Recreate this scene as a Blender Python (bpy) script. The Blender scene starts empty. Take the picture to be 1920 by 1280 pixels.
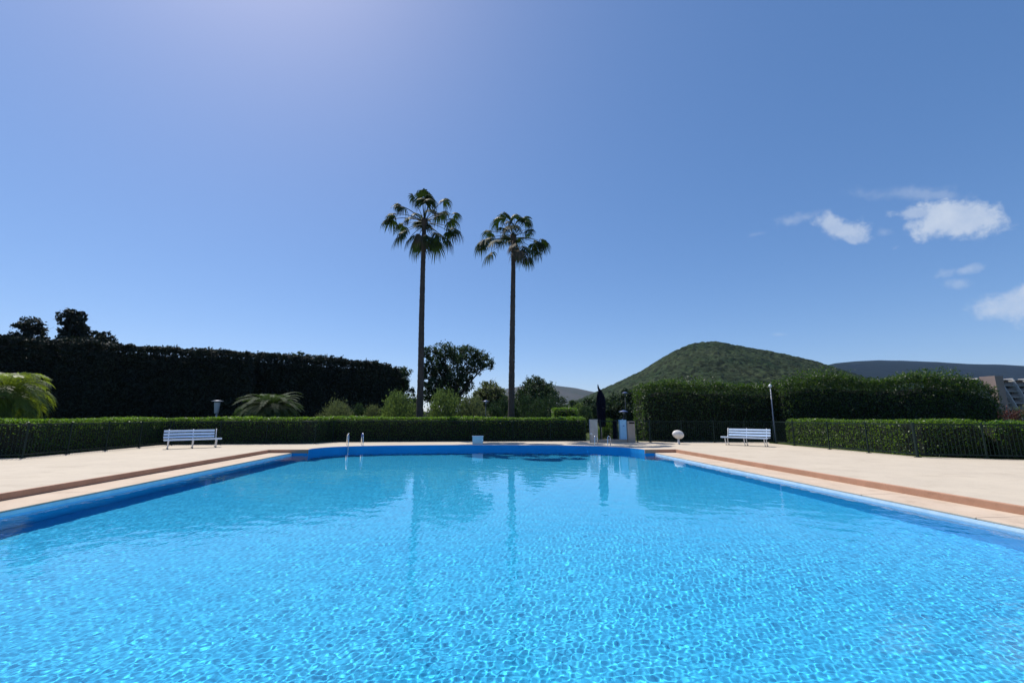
import bpy, math, random
import numpy as np
from mathutils import Vector, Matrix
from mathutils.geometry import tessellate_polygon

C = bpy.context.scene
COL = C.collection
R = math.radians

# ------------------------------------------------------------------ camera
FPX, EYE = 790.0, 1.5                       # focal length in photo pixels, eye height
PITCH, YAW = math.atan(140 / 790), R(5.06)
cam = bpy.data.objects.new('camera', bpy.data.cameras.new('camera'))
COL.objects.link(cam)
C.camera = cam
cam.location = (0, 0, EYE)
cam.rotation_euler = (math.pi / 2 + PITCH, 0, -YAW)
cam.data.lens = 36 * FPX / 1920
cam.data.clip_start, cam.data.clip_end = 0.05, 20000

def ray(px, py):
    u, v = (px - 960) / FPX, (640 - py) / FPX
    y = math.cos(PITCH) - v * math.sin(PITCH)
    z = math.sin(PITCH) + v * math.cos(PITCH)
    return Vector((u * math.cos(YAW) + y * math.sin(YAW), -u * math.sin(YAW) + y * math.cos(YAW), z))

def at(px, py, Y):                          # surveyed point at depth Y
    r = ray(px, py)
    t = Y / r.y
    return Vector((r.x * t, Y, EYE + r.z * t))

# ------------------------------------------------------------------ sky, sun, exposure
SUN_EL, SUN_AZ = R(58), R(-38)
world = bpy.data.worlds.new('World')
C.world = world
world.use_nodes = True
wt = world.node_tree
wn, wl = wt.nodes, wt.links
bg = wn['Background']
sky = wn.new('ShaderNodeTexSky')
sky.sky_type = 'NISHITA'
sky.sun_disc = False
sky.sun_elevation, sky.sun_rotation = SUN_EL, SUN_AZ
sky.altitude = 0
sky.air_density, sky.dust_density, sky.ozone_density = 0.8, 0.45, 5.0
bg.inputs[1].default_value = 0.15

def wmath(op, a, b=None, c=None, clamp=False):
    n = wn.new('ShaderNodeMath')
    n.operation, n.use_clamp = op, clamp
    for i, s in enumerate((a, b, c)):
        if s is None: continue
        if isinstance(s, (int, float)): n.inputs[i].default_value = s
        else: wl.new(s, n.inputs[i])
    return n.outputs[0]

geo = wn.new('ShaderNodeTexCoord')
DIR = geo.outputs['Generated']
nz = wn.new('ShaderNodeTexNoise')
nz.inputs['Scale'].default_value, nz.inputs['Detail'].default_value, nz.inputs['Roughness'].default_value = 9.0, 7.0, 0.62
wl.new(DIR, nz.inputs['Vector'])
nz2 = wn.new('ShaderNodeTexNoise')
nz2.inputs['Scale'].default_value, nz2.inputs['Detail'].default_value, nz2.inputs['Roughness'].default_value = 26.0, 5.0, 0.6
wl.new(DIR, nz2.inputs['Vector'])
NOISE = wmath('ADD', wmath('MULTIPLY', wmath('SUBTRACT', nz.outputs[0], .5), 2.6), wmath('MULTIPLY', wmath('SUBTRACT', nz2.outputs[0], .5), 2.3))

def cloud(px, py, rx, ry, tilt, amt, soft, dens):
    c = ray(px, py).normalized()
    a = (ray(px + rx, py + rx * math.tan(tilt)).normalized() - c)
    b = (ray(px, py - ry).normalized() - c)
    sa, sb = a.length, b.length
    ah, bh = a / sa, b / sb
    bh = (bh - ah * bh.dot(ah)).normalized()
    def dot(v):
        n = wn.new('ShaderNodeVectorMath'); n.operation = 'DOT_PRODUCT'
        wl.new(DIR, n.inputs[0]); n.inputs[1].default_value = v
        return n.outputs['Value']
    p = wmath('DIVIDE', wmath('SUBTRACT', dot(ah), c.dot(ah)), sa)
    q = wmath('DIVIDE', wmath('SUBTRACT', dot(bh), c.dot(bh)), sb)
    r = wmath('SQRT', wmath('ADD', wmath('POWER', wmath('ABSOLUTE', p), 2.0), wmath('POWER', wmath('ABSOLUTE', q), 2.0)))
    v = wmath('ADD', wmath('SUBTRACT', 1.0, r), wmath('MULTIPLY', NOISE, amt))
    mr = wn.new('ShaderNodeMapRange'); mr.interpolation_type = 'SMOOTHSTEP'
    wl.new(v, mr.inputs[0]); mr.inputs[1].default_value = 0.05; mr.inputs[2].default_value = 0.05 + soft
    mr.inputs[3].default_value = 0; mr.inputs[4].default_value = dens
    front = wmath('GREATER_THAN', dot(c), 0.6)
    return wmath('MULTIPLY', mr.outputs[0], front)

masks = [cloud(*a) for a in (
    (1800, 408, 118, 44, 0, .75, .55, .78), (1715, 400, 62, 15, 0, .8, .6, .55),
    (1565, 426, 78, 24, R(17), .95, .8, .62), (1490, 412, 70, 16, R(-10), .9, .9, .30), (1600, 446, 34, 14, R(20), .8, .6, .5),
    (1905, 572, 125, 44, R(-8), .6, .6, .72), (1812, 506, 62, 13, R(-10), .9, .9, .38), (1798, 532, 34, 14, 0, .9, .9, .3),
    (1281, 655, 20, 9, 0, .6, .7, .55), (1657, 436, 22, 12, 0, .8, .9, .3), (1422, 438, 26, 9, R(-10), .8, .9, .22),
    (1715, 362, 120, 16, 0, 1.0, 1.2, .20), (1760, 366, 90, 14, R(5), 1.0, 1.0, .25), (1462, 627, 22, 5, 0, .6, .9, .2))]
masks = [wmath('MULTIPLY', q, wmath('ADD', .82, wmath('MULTIPLY', NOISE, .35)), clamp=True) for q in masks]
m = masks[0]
for k in masks[1:]: m = wmath('MAXIMUM', m, k)
mix = wn.new('ShaderNodeMixRGB')
hsv = wn.new('ShaderNodeHueSaturation')
hsv.inputs['Saturation'].default_value = 1.34
gm = wn.new('ShaderNodeGamma'); gm.inputs[1].default_value = .70      # flatter sky, as the phone renders it
tn = wn.new('ShaderNodeMixRGB'); tn.blend_type = 'MULTIPLY'; tn.inputs[0].default_value = 1; tn.inputs[2].default_value = (1.09, 1.055, 1.09, 1)
wl.new(sky.outputs[0], gm.inputs[0]); wl.new(gm.outputs[0], tn.inputs[1]); wl.new(tn.outputs[0], hsv.inputs['Color'])
wl.new(m, mix.inputs[0]); wl.new(hsv.outputs[0], mix.inputs[1])
mix.inputs[2].default_value = (3.1, 3.45, 3.95, 1)
wl.new(mix.outputs[0], bg.inputs[0])

sl = bpy.data.lights.new('sun', 'SUN')
sl.energy, sl.angle, sl.color = 3.7, R(0.5), (1.0, 0.95, 0.88)
sl.cycles.is_caustics_light = True
sun = bpy.data.objects.new('sun', sl)
COL.objects.link(sun)
sdir = Vector((math.cos(SUN_EL) * math.sin(SUN_AZ), math.cos(SUN_EL) * math.cos(SUN_AZ), math.sin(SUN_EL)))
sun.rotation_euler = sdir.to_track_quat('Z', 'Y').to_euler()
sun.location = sdir * 60

C.view_settings.view_transform = 'Standard'
C.view_settings.look = 'None'
C.view_settings.exposure = 0.5
C.view_settings.gamma = 1.0
C.view_settings.use_curve_mapping = False
C.cycles.use_denoising = True
C.cycles.caustics_reflective = False
C.cycles.caustics_refractive = True
C.cycles.max_bounces = 10
C.cycles.transparent_max_bounces = 8

HAZE = 4.0e-5

# ------------------------------------------------------------------ materials
def material(name, color, rough=.6, var=.0, scale=4.0, color2=None, bump=0.0, bscale=40.0, spec=.5, metal=0.0, island=0.0, transl=0.0, tcol=None, detail=4.0):
    mt = bpy.data.materials.new(name)
    mt.use_nodes = True
    nt = mt.node_tree; N, Lk = nt.nodes, nt.links
    b = N['Principled BSDF']
    b.inputs['Roughness'].default_value = rough
    b.inputs['Specular IOR Level'].default_value = spec
    b.inputs['Metallic'].default_value = metal
    col = None
    tc = N.new('ShaderNodeTexCoord')
    if color2 is not None:
        n = N.new('ShaderNodeTexNoise'); n.inputs['Scale'].default_value = scale; n.inputs['Detail'].default_value = detail
        n.inputs['Roughness'].default_value = .6
        g = N.new('ShaderNodeNewGeometry'); Lk.new(g.outputs['Position'], n.inputs['Vector'])
        rp = N.new('ShaderNodeMapRange'); rp.inputs[1].default_value = .35; rp.inputs[2].default_value = .65
        Lk.new(n.outputs[0], rp.inputs[0])
        mx = N.new('ShaderNodeMixRGB'); mx.inputs[1].default_value = (*color, 1); mx.inputs[2].default_value = (*color2, 1)
        Lk.new(rp.outputs[0], mx.inputs[0]); col = mx.outputs[0]
    if island:
        g2 = N.new('ShaderNodeNewGeometry')
        h = N.new('ShaderNodeHueSaturation')
        if col is None:
            h.inputs['Color'].default_value = (*color, 1)
        else: Lk.new(col, h.inputs['Color'])
        r2 = N.new('ShaderNodeMapRange'); r2.inputs[3].default_value = 1 - island; r2.inputs[4].default_value = 1 + island
        Lk.new(g2.outputs['Random Per Island'], r2.inputs[0]); Lk.new(r2.outputs[0], h.inputs['Value'])
        r3 = N.new('ShaderNodeMapRange'); r3.inputs[3].default_value = .485; r3.inputs[4].default_value = .515
        mm = N.new('ShaderNodeMath'); mm.operation = 'FRACT'; m7 = N.new('ShaderNodeMath'); m7.operation = 'MULTIPLY'; m7.inputs[1].default_value = 7.31
        Lk.new(g2.outputs['Random Per Island'], m7.inputs[0]); Lk.new(m7.outputs[0], mm.inputs[0]); Lk.new(mm.outputs[0], r3.inputs[0])
        Lk.new(r3.outputs[0], h.inputs['Hue'])
        col = h.outputs[0]
    if col is None: b.inputs['Base Color'].default_value = (*color, 1)
    else: Lk.new(col, b.inputs['Base Color'])
    if bump:
        n = N.new('ShaderNodeTexNoise'); n.inputs['Scale'].default_value = bscale; n.inputs['Detail'].default_value = 5
        g = N.new('ShaderNodeNewGeometry'); Lk.new(g.outputs['Position'], n.inputs['Vector'])
        bp = N.new('ShaderNodeBump'); bp.inputs['Strength'].default_value = 1.0; bp.inputs['Distance'].default_value = bump
        Lk.new(n.outputs[0], bp.inputs['Height']); Lk.new(bp.outputs[0], b.inputs['Normal'])
    if transl:
        t = N.new('ShaderNodeBsdfTranslucent'); ms = N.new('ShaderNodeMixShader'); ms.inputs[0].default_value = transl
        if tcol: t.inputs[0].default_value = (*tcol, 1)
        elif col is not None: Lk.new(col, t.inputs[0])
        else: t.inputs[0].default_value = (*color, 1)
        Lk.new(b.outputs[0], ms.inputs[1]); Lk.new(t.outputs[0], ms.inputs[2])
        Lk.new(ms.outputs[0], N['Material Output'].inputs[0])
    return mt

M = {}
M['deck'] = material('deck_concrete', (.55, .475, .372), .85, color2=(.505, .435, .342), scale=.7, bump=.002, bscale=60, spec=.2, detail=8)
def add_wear(mt, amount, scale, stretch=(1, 1, 1), tint=(.62, .58, .54)):
    nt = mt.node_tree; N, Lk = nt.nodes, nt.links; b = N['Principled BSDF']
    src = b.inputs['Base Color'].links[0].from_socket
    g = N.new('ShaderNodeNewGeometry'); mp = N.new('ShaderNodeMapping'); mp.inputs['Scale'].default_value = stretch
    Lk.new(g.outputs['Position'], mp.inputs['Vector'])
    n = N.new('ShaderNodeTexNoise'); n.inputs['Scale'].default_value = scale; n.inputs['Detail'].default_value = 9; n.inputs['Roughness'].default_value = .68
    Lk.new(mp.outputs[0], n.inputs['Vector'])
    r = N.new('ShaderNodeMapRange'); r.inputs[1].default_value = .54; r.inputs[2].default_value = .74; r.inputs[4].default_value = amount
    Lk.new(n.outputs[0], r.inputs[0])
    m = N.new('ShaderNodeMixRGB'); m.blend_type = 'MULTIPLY'; m.inputs[2].default_value = (*tint, 1)
    Lk.new(r.outputs[0], m.inputs[0]); Lk.new(src, m.inputs[1]); Lk.new(m.outputs[0], b.inputs['Base Color'])
add_wear(M['deck'], .45, .55, (1, 2.2, 1)); add_wear(M['deck'], .35, 3.5); add_wear(M['deck'], .5, 24, tint=(.75, .72, .70))
M['coping'] = material('coping_stone', (.58, .465, .355), .8, color2=(.51, .40, .30), scale=1.6, bump=.003, bscale=45, spec=.2, detail=8)
add_wear(M['coping'], .6, 2.6); add_wear(M['coping'], .5, 18, tint=(.7, .68, .66))
M['mortar'] = material('grey_mortar', (.22, .22, .21), .9, color2=(.33, .33, .32), scale=9, bump=.006, bscale=60)
M['kerb'] = material('terracotta_paint', (.47, .265, .175), .75, color2=(.40, .225, .145), scale=2.2, bump=.003, bscale=40, spec=.25, detail=8)
add_wear(M['kerb'], .6, 3.0, (1, .5, 1)); add_wear(M['kerb'], .5, 22)
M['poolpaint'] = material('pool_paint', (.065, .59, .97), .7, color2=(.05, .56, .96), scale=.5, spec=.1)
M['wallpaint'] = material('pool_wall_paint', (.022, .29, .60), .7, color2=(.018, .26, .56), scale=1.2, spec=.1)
M['band'] = material('waterline_band', (.80, .86, .90), .5, color2=(.64, .76, .84), scale=6, bump=.004, bscale=50, detail=8)
M['grass'] = material('grass', (.035, .06, .012), .9, color2=(.06, .07, .02), scale=.8, bump=.03, bscale=12, spec=.1)
M['fence'] = material('fence_paint', (.006, .019, .017), .7, spec=.25)
M['white'] = material('white_paint', (.78, .79, .80), .4)
M['bluewhite'] = material('bench_slat_paint', (.62, .74, .88), .4, color2=(.55, .68, .84), scale=5)
M['blackrubber'] = material('black_rubber', (.02, .02, .02), .8)
M['steel'] = material('stainless_steel', (.75, .75, .76), .22, metal=1.0)
M['blueplastic'] = material('blue_plastic', (.03, .08, .35), .4)
M['cream'] = material('cream_render', (.55, .50, .44), .85, color2=(.46, .42, .37), scale=3, bump=.004)
M['beige'] = material('beige_render', (.46, .36, .29), .85, color2=(.38, .30, .24), scale=3, bump=.004)
M['skyblue'] = material('light_blue_tiles', (.30, .58, .80), .4, color2=(.24, .52, .76), scale=6)
M['navy'] = material('navy_fabric', (.003, .0035, .010), .95, spec=.1, color2=(.005, .006, .014), scale=3, bump=.01, bscale=14)
M['lampgrey'] = material('lamp_grey', (.24, .26, .31), .5)
M['lampblue'] = material('lamp_blue', (.05, .09, .24), .5)
M['darkpole'] = material('dark_pole_paint', (.06, .07, .09), .5)
M['glass'] = material('frosted_glass', (.34, .37, .42), .4)
M['ivory'] = material('ivory_shell', (.72, .68, .62), .45, color2=(.64, .60, .54), scale=4)
M['palmtrunk'] = material('palm_bark', (.075, .055, .045), .95, color2=(.045, .035, .03), scale=3, bump=.03, bscale=9)
M['bark'] = material('bark', (.05, .038, .028), .95, color2=(.03, .024, .02), scale=3, bump=.03, bscale=9)
M['palmleaf'] = material('fan_palm_leaf', (.015, .032, .008), .6, color2=(.024, .036, .010), scale=1.2, island=.35, transl=.18, tcol=(.05, .10, .012), spec=.22)
M['deadleaf'] = material('dry_palm_leaf', (.06, .042, .022), .8, island=.3)
M['boxleaf'] = material('clipped_hedge_leaf', (.030, .085, .012), .45, color2=(.018, .060, .010), scale=.9, island=.4, transl=.35, tcol=(.26, .48, .03))
M['boxleaf2'] = material('clipped_hedge_leaf_olive', (.045, .095, .014), .45, color2=(.028, .07, .012), scale=.9, island=.4, transl=.35, tcol=(.26, .46, .03))
M['cypress'] = material('cypress_foliage', (.024, .032, .016), .8, color2=(.013, .020, .015), scale=.6, island=.4, transl=.08, tcol=(.02, .035, .01))
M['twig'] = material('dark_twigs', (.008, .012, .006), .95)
M['tallleaf'] = material('tall_hedge_leaf', (.020, .050, .011), .5, color2=(.012, .032, .008), scale=.7, island=.4, transl=.3, tcol=(.12, .24, .02))
M['treeleaf'] = material('tree_leaf', (.034, .066, .024), .75, color2=(.022, .044, .018), scale=.5, island=.4, transl=.25, tcol=(.045, .09, .02))
M['lightleaf'] = material('light_shrub_leaf', (.095, .14, .04), .6, color2=(.06, .10, .03), scale=.8, island=.35, transl=.42, tcol=(.15, .23, .05))
M['greyleaf'] = material('olive_shrub_leaf', (.085, .10, .045), .65, color2=(.055, .07, .032), scale=.9, island=.4, transl=.35, tcol=(.16, .21, .07))
M['featherleaf'] = material('feather_palm_leaf', (.09, .13, .015), .5, color2=(.06, .10, .012), scale=1, island=.3, transl=.4, tcol=(.28, .38, .03))
M['cycadleaf'] = material('cycad_leaf', (.045, .080, .020), .75, color2=(.028, .055, .015), scale=1, island=.3, transl=.25, tcol=(.08, .15, .02))

# ------------------------------------------------------------------ mesh helpers
def link(name, vs, fs, mat, parent=None, smooth=False):
    me = bpy.data.meshes.new(name)
    me.from_pydata([tuple(v) for v in vs], [], fs)
    if smooth: me.polygons.foreach_set('use_smooth', [True] * len(me.polygons))
    me.materials.append(mat)
    return linkme(name, me, parent)

def linkme(name, me, parent=None):
    o = bpy.data.objects.new(name, me)
    COL.objects.link(o)
    if parent: o.parent = parent
    return o

def quads(name, V, F, mat, parent=None, smooth=False):          # fast path: V (n,3), F (m,4) arrays
    me = bpy.data.meshes.new(name)
    V = np.ascontiguousarray(V, dtype=np.float32); F = np.ascontiguousarray(F, dtype=np.int32)
    me.vertices.add(len(V)); me.vertices.foreach_set('co', V.ravel())
    me.loops.add(F.size); me.loops.foreach_set('vertex_index', F.ravel())
    me.polygons.add(len(F)); me.polygons.foreach_set('loop_start', np.arange(0, F.size, F.shape[1], dtype=np.int32))
    if smooth: me.polygons.foreach_set('use_smooth', np.ones(len(F), bool))
    me.update(calc_edges=True)
    me.materials.append(mat)
    return linkme(name, me, parent)

def tag(o, label=None, cat=None, group=None, kind=None):
    if label: o['label'] = label
    if cat: o['category'] = cat
    if group: o['group'] = group
    if kind: o['kind'] = kind
    return o

def empty(name, loc=(0, 0, 0), rz=0.0):
    o = bpy.data.objects.new(name, None)
    COL.objects.link(o)
    o.location, o.rotation_euler = loc, (0, 0, rz)
    o.empty_display_size = .2
    return o

class MB:
    def __init__(s): s.v, s.f = [], []
    def box(s, x0, x1, y0, y1, z0, z1, ch=0.0):
        b = len(s.v)
        if ch <= 0:
            s.v += [(x, y, z) for z in (z0, z1) for y in (y0, y1) for x in (x0, x1)]
            s.f += [tuple(b + i for i in q) for q in ((0, 2, 3, 1), (4, 5, 7, 6), (0, 1, 5, 4), (2, 6, 7, 3), (0, 4, 6, 2), (1, 3, 7, 5))]
        else:                                           # chamfered upright edges and top edge
            def ring(i, z): return [(x0 + i + ch, y0 + i, z), (x1 - i - ch, y0 + i, z), (x1 - i, y0 + i + ch, z), (x1 - i, y1 - i - ch, z),
                                    (x1 - i - ch, y1 - i, z), (x0 + i + ch, y1 - i, z), (x0 + i, y1 - i - ch, z), (x0 + i, y0 + i + ch, z)]
            s.v += ring(0, z0) + ring(0, z1 - ch) + ring(ch * .8, z1)
            for k in (0, 8):
                for i in range(8):
                    j = (i + 1) % 8
                    s.f.append((b + k + i, b + k + j, b + k + 8 + j, b + k + 8 + i))
            s.f.append(tuple(b + 16 + i for i in range(8)))
            s.f.append(tuple(b + i for i in reversed(range(8))))
        return s
    def tube(s, pts, r, n=8, cap=True):
        pts = [Vector(p) for p in pts]
        rs = r if isinstance(r, (list, tuple)) else [r] * len(pts)
        up = None
        base = len(s.v)
        for i, p in enumerate(pts):
            d = (pts[min(i + 1, len(pts) - 1)] - pts[max(i - 1, 0)]).normalized()
            if up is None: up = Vector((0, 0, 1)) if abs(d.z) < .9 else Vector((1, 0, 0))
            a = d.cross(up).normalized(); up = a.cross(d).normalized()
            for k in range(n):
                t = 2 * math.pi * k / n
                s.v.append(tuple(p + a * (rs[i] * math.cos(t)) + up * (rs[i] * math.sin(t))))
        for i in range(len(pts) - 1):
            for k in range(n):
                k2 = (k + 1) % n
                s.f.append((base + i * n + k, base + i * n + k2, base + (i + 1) * n + k2, base + (i + 1) * n + k))
        if cap:
            s.f.append(tuple(base + k for k in reversed(range(n))))
            e = base + (len(pts) - 1) * n
            s.f.append(tuple(e + k for k in range(n)))
        return s
    def lathe(s, prof, n=16, c=(0, 0, 0)):
        base = len(s.v)
        for r, z in prof:
            for k in range(n):
                t = 2 * math.pi * k / n
                s.v.append((c[0] + r * math.cos(t), c[1] + r * math.sin(t), c[2] + z))
        for i in range(len(prof) - 1):
            for k in range(n):
                k2 = (k + 1) % n
                s.f.append((base + i * n + k, base + i * n + k2, base + (i + 1) * n + k2, base + (i + 1) * n + k))
        s.f.append(tuple(base + k for k in reversed(range(n))))
        e = base + (len(prof) - 1) * n
        s.f.append(tuple(e + k for k in range(n)))
        return s
    def build(s, name, mat, parent=None, smooth=False): return link(name, s.v, s.f, mat, parent, smooth)

def leaves(name, P, size, mat, parent, rng, aspect=.5, up=0.0, droop=0.0, dirs=None):
    """one pointed, folded leaf (two triangles-worth quad) at every point"""
    n = len(P)
    if dirs is None:
        d = rng.normal(size=(n, 3)); d[:, 2] += up
    else:
        d = dirs + rng.normal(size=(n, 3)) * .35
    d[:, 2] -= droop
    d /= np.linalg.norm(d, axis=1)[:, None]
    q = rng.normal(size=(n, 3))
    s = np.cross(d, q); s /= np.linalg.norm(s, axis=1)[:, None]
    nn = np.cross(s, d)
    L = (size * rng.uniform(.6, 1.3, n))[:, None]
    W = L * aspect * .5
    A = P - d * L * .5
    T = P + d * L * .5
    Bm = P + s * W + nn * W * .5
    Cm = P - s * W + nn * W * .5
    V = np.stack([A, Bm, T, Cm], 1).reshape(-1, 3)
    F = np.arange(n * 4).reshape(n, 4)
    return quads(name, V, F, mat, parent)

def fbm(x, y, seed=0, octs=4, f0=1.0):
    r = np.random.default_rng(seed)
    out = np.zeros_like(x, dtype=float); a = 1.0; tot = 0
    for o in range(octs):
        for k in range(3):
            th = r.uniform(0, 6.28); ph = r.uniform(0, 6.28); f = f0 * (2 ** o) * r.uniform(.8, 1.3)
            out += a * np.sin(f * (x * math.cos(th) + y * math.sin(th)) + ph + 1.3 * np.sin(f * .6 * (x * math.sin(th) - y * math.cos(th)) + ph * 2)) / 3
        tot += a; a *= .55
    return out / tot

# ------------------------------------------------------------------ pool, coping, deck
ZC, ZW = -0.14, -0.228                        # coping level, water level
XO, XI = 9.25, 8.25                          # kerb face, pool edge
YN = 0.35                                    # near pool edge
YL, YR = 20.6, 19.2                          # where the coping ends left and right
arc = [(-7.55, 20.6), (-7.6, 21.2), (-7.3, 21.95), (-6.75, 22.5), (-5.9, 22.85), (-4.8, 23.1), (-3.6, 23.22), (-1.8, 23.28), (0, 23.2), (1.8, 22.98),
       (3.6, 22.68), (4.9, 22.38), (5.9, 22.0), (6.8, 21.35), (7.4, 20.6), (7.72, 19.8), (7.8, 19.2)]
def smoothpts(p, k=4):
    out = []
    P = [Vector(q) for q in p]
    for i in range(len(P) - 1):
        a, b, c, d = P[max(i - 1, 0)], P[i], P[i + 1], P[min(i + 2, len(P) - 1)]
        for j in range(k):
            t = j / k
            out.append(.5 * ((2 * b) + (c - a) * t + (2 * a - 5 * b + 4 * c - d) * t * t + (3 * b - a - 3 * c + d) * t ** 3))
    out.append(P[-1])
    return [(q.x, q.y) for q in out]
arc = smoothpts(arc, 3)
pool_outline = [(-XI, YN), (-XI, YL)] + arc + [(XI, YR), (XI, YN)]

# floor of the pool: gently sloping sheet
def zfloor(y): return -1.25 - .045 * (y - YN) if y < 14 else -1.86 - .06 * (y - 14)
ys = [YN + (24 - YN) * i / 24 for i in range(25)]
V = [(x, y, zfloor(y)) for y in ys for x in (-9, -4.5, 0, 4.5, 9)]
F = [(j * 5 + i, j * 5 + i + 1, j * 5 + i + 6, j * 5 + i + 5) for j in range(24) for i in range(4)]
o = link('pool_floor', V, F, M['poolpaint']); tag(o, 'light blue painted pool floor seen through the water', kind='structure'); o.cycles.is_caustics_receiver = True

# pool walls
def wall_strip(name, pts, z0, z1, mat, out=0.0):
    v, f = [], []
    for i, (x, y) in enumerate(pts): v += [(x, y, z0), (x, y, z1)]
    for i in range(len(pts) - 1): f.append((2 * i, 2 * i + 2, 2 * i + 3, 2 * i + 1))
    o = link(name, v, f, mat); tag(o, kind='structure'); o.cycles.is_caustics_receiver = True
    return o
wall_strip('pool_wall', [(-XI, YL), (-XI, YN), (XI, YN), (XI, YR)], -3.2, -.335, M['poolpaint'])
wall_strip('pool_waterline_band', [(-XI, YL), (-XI, YN), (XI, YN), (XI, YR)], -.335, -.173, M['band'])
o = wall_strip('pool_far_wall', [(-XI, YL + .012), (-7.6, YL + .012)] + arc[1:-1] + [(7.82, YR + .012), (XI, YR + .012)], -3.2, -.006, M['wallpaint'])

# water: real ripples, they focus the sunlight on the floor
xs = np.arange(-XI, XI + .013, .0155); xs[-1] = XI
ysl = [YN]
while ysl[-1] < 23.4: ysl.append(ysl[-1] + (.04 if ysl[-1] < 2.4 else .0125 + .0033 * max(0, ysl[-1] - 4.2)))
yv = np.array(ysl)
XX, YY = np.meshgrid(xs, yv)
ZZ = np.full_like(XX, ZW)
DY = np.maximum(np.gradient(yv), .0155)[:, None]
rng = np.random.default_rng(5)
for i in range(140):
    lam = .044 * 10 ** (rng.uniform(0, 1) ** 2.0 * 1.25); a = rng.normal(.9, 1.4)
    k = 2 * math.pi / lam
    sl_ = .0039 if lam < .11 else (.0018 if lam < .3 else .0022)
    ZZ += np.clip(lam / (2.9 * DY) - .25, 0, 1) * sl_ / k * np.sin(k * (XX * math.cos(a) + YY * math.sin(a)) + rng.uniform(0, 6.28))
patch = np.clip(.85 + .5 * fbm(XX, YY, 9, 3, .55), .5, 1.25)
ZZ = ZW + (ZZ - ZW) * patch
nx, ny = len(xs), len(yv)
idx = np.arange(nx * ny).reshape(ny, nx)
Fw = np.stack([idx[:-1, :-1], idx[:-1, 1:], idx[1:, 1:], idx[1:, :-1]], -1).reshape(-1, 4)
cx, cy = .25 * (XX[:-1, :-1] + XX[1:, 1:]) * 2, .25 * (YY[:-1, :-1] + YY[1:, 1:]) * 2
ax = np.array([p[0] for p in arc]); ay = np.array([p[1] for p in arc])
top = np.interp(cx, [-XI - 1, -XI] + list(ax[6:-6]) + [XI, XI + 1], [YL, YL] + list(ay[6:-6]) + [YR, YR])
keep = (cy < np.where(np.abs(cx) > 7.85, np.where(cx < 0, YL + .05, YR + .05), top + .3)).ravel()
wm = bpy.data.materials.new('water'); wm.use_nodes = True
nt = wm.node_tree; nt.nodes.clear()
gl = nt.nodes.new('ShaderNodeBsdfGlass'); gl.inputs['IOR'].default_value = 1.33; gl.inputs['Roughness'].default_value = 0.0
gl.inputs['Color'].default_value = (.97, .995, 1.0, 1)
mo = nt.nodes.new('ShaderNodeOutputMaterial'); nt.links.new(gl.outputs[0], mo.inputs[0])
water = quads('water', np.stack([XX, YY, ZZ], -1).reshape(-1, 3), Fw[keep], wm, smooth=True)
tag(water, 'clear rippling pool water with a net of sunlight below it', kind='structure')
water.cycles.is_caustics_caster = True

# coping slabs (each a piece) on a grey mortar bed
cop = tag(empty('pool_coping'), 'pale sandstone coping strip one step below the deck', kind='structure')
def slab(x0, x1, y0, y1):
    MB().box(x0, x1, y0, y1, ZC - .030, ZC, .008).build('slab', M['coping'], cop)
def slab_row(sx, y0, y1):
    n = round((y1 - y0) / 2.05); st = (y1 - y0) / n
    for i in range(n):
        a, b = (-XO, -XI + .001) if sx < 0 else (XI - .001, XO)
        slab(a, b, y0 + i * st + .004, y0 + (i + 1) * st - .004)
slab_row(-1, YN, YL - .01); slab_row(1, YN, YR - .01)
for i in range(9): slab(-XO + i * 2 * XO / 9 + .004, -XO + (i + 1) * 2 * XO / 9 - .004, -.65, YN - .004)
b = MB()
for s_, ye in ((-1, YL - .01), (1, YR - .01)):
    x0, x1 = sorted((s_ * XO, s_ * (XI + .004))); b.box(x0, x1, YN, ye, -.23, ZC - .033)
b.box(-XO, XO, -.65, YN - .004, -.23, ZC - .033)
b.build('mortar_bed', M['mortar'], cop)

# terracotta kerb: the riser between coping and deck, slightly rounded nose
def kerb_run(name, pts, inward, label):
    prof = [(0, ZC - .02), (0, -.012), (.004, -.002), (.014, .004), (.06, .004), (.06, -.2)]
    v, f = [], []
    n = len(prof)
    for i, (p, q) in enumerate(zip(pts, inward)):
        for d, z in prof: v.append((p[0] - q[0] * d, p[1] - q[1] * d, z))
    for i in range(len(pts) - 1):
        for k in range(n - 1): f.append((i * n + k, (i + 1) * n + k, (i + 1) * n + k + 1, i * n + k + 1))
    f.append(tuple(range(n))); f.append(tuple((len(pts) - 1) * n + k for k in reversed(range(n))))
    o = link(name, v, f, M['kerb']); tag(o, label, kind='structure')
kerb_run('kerb', [(-7.55, YL), (-XO, YL), (-XO, -.65), (XO, -.65), (XO, YR), (7.8, YR)],
         [(0, -1), (1, -1), (1, 1), (-1, 1), (-1, -1), (0, -1)], 'terracotta painted riser between the coping and the deck')

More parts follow.
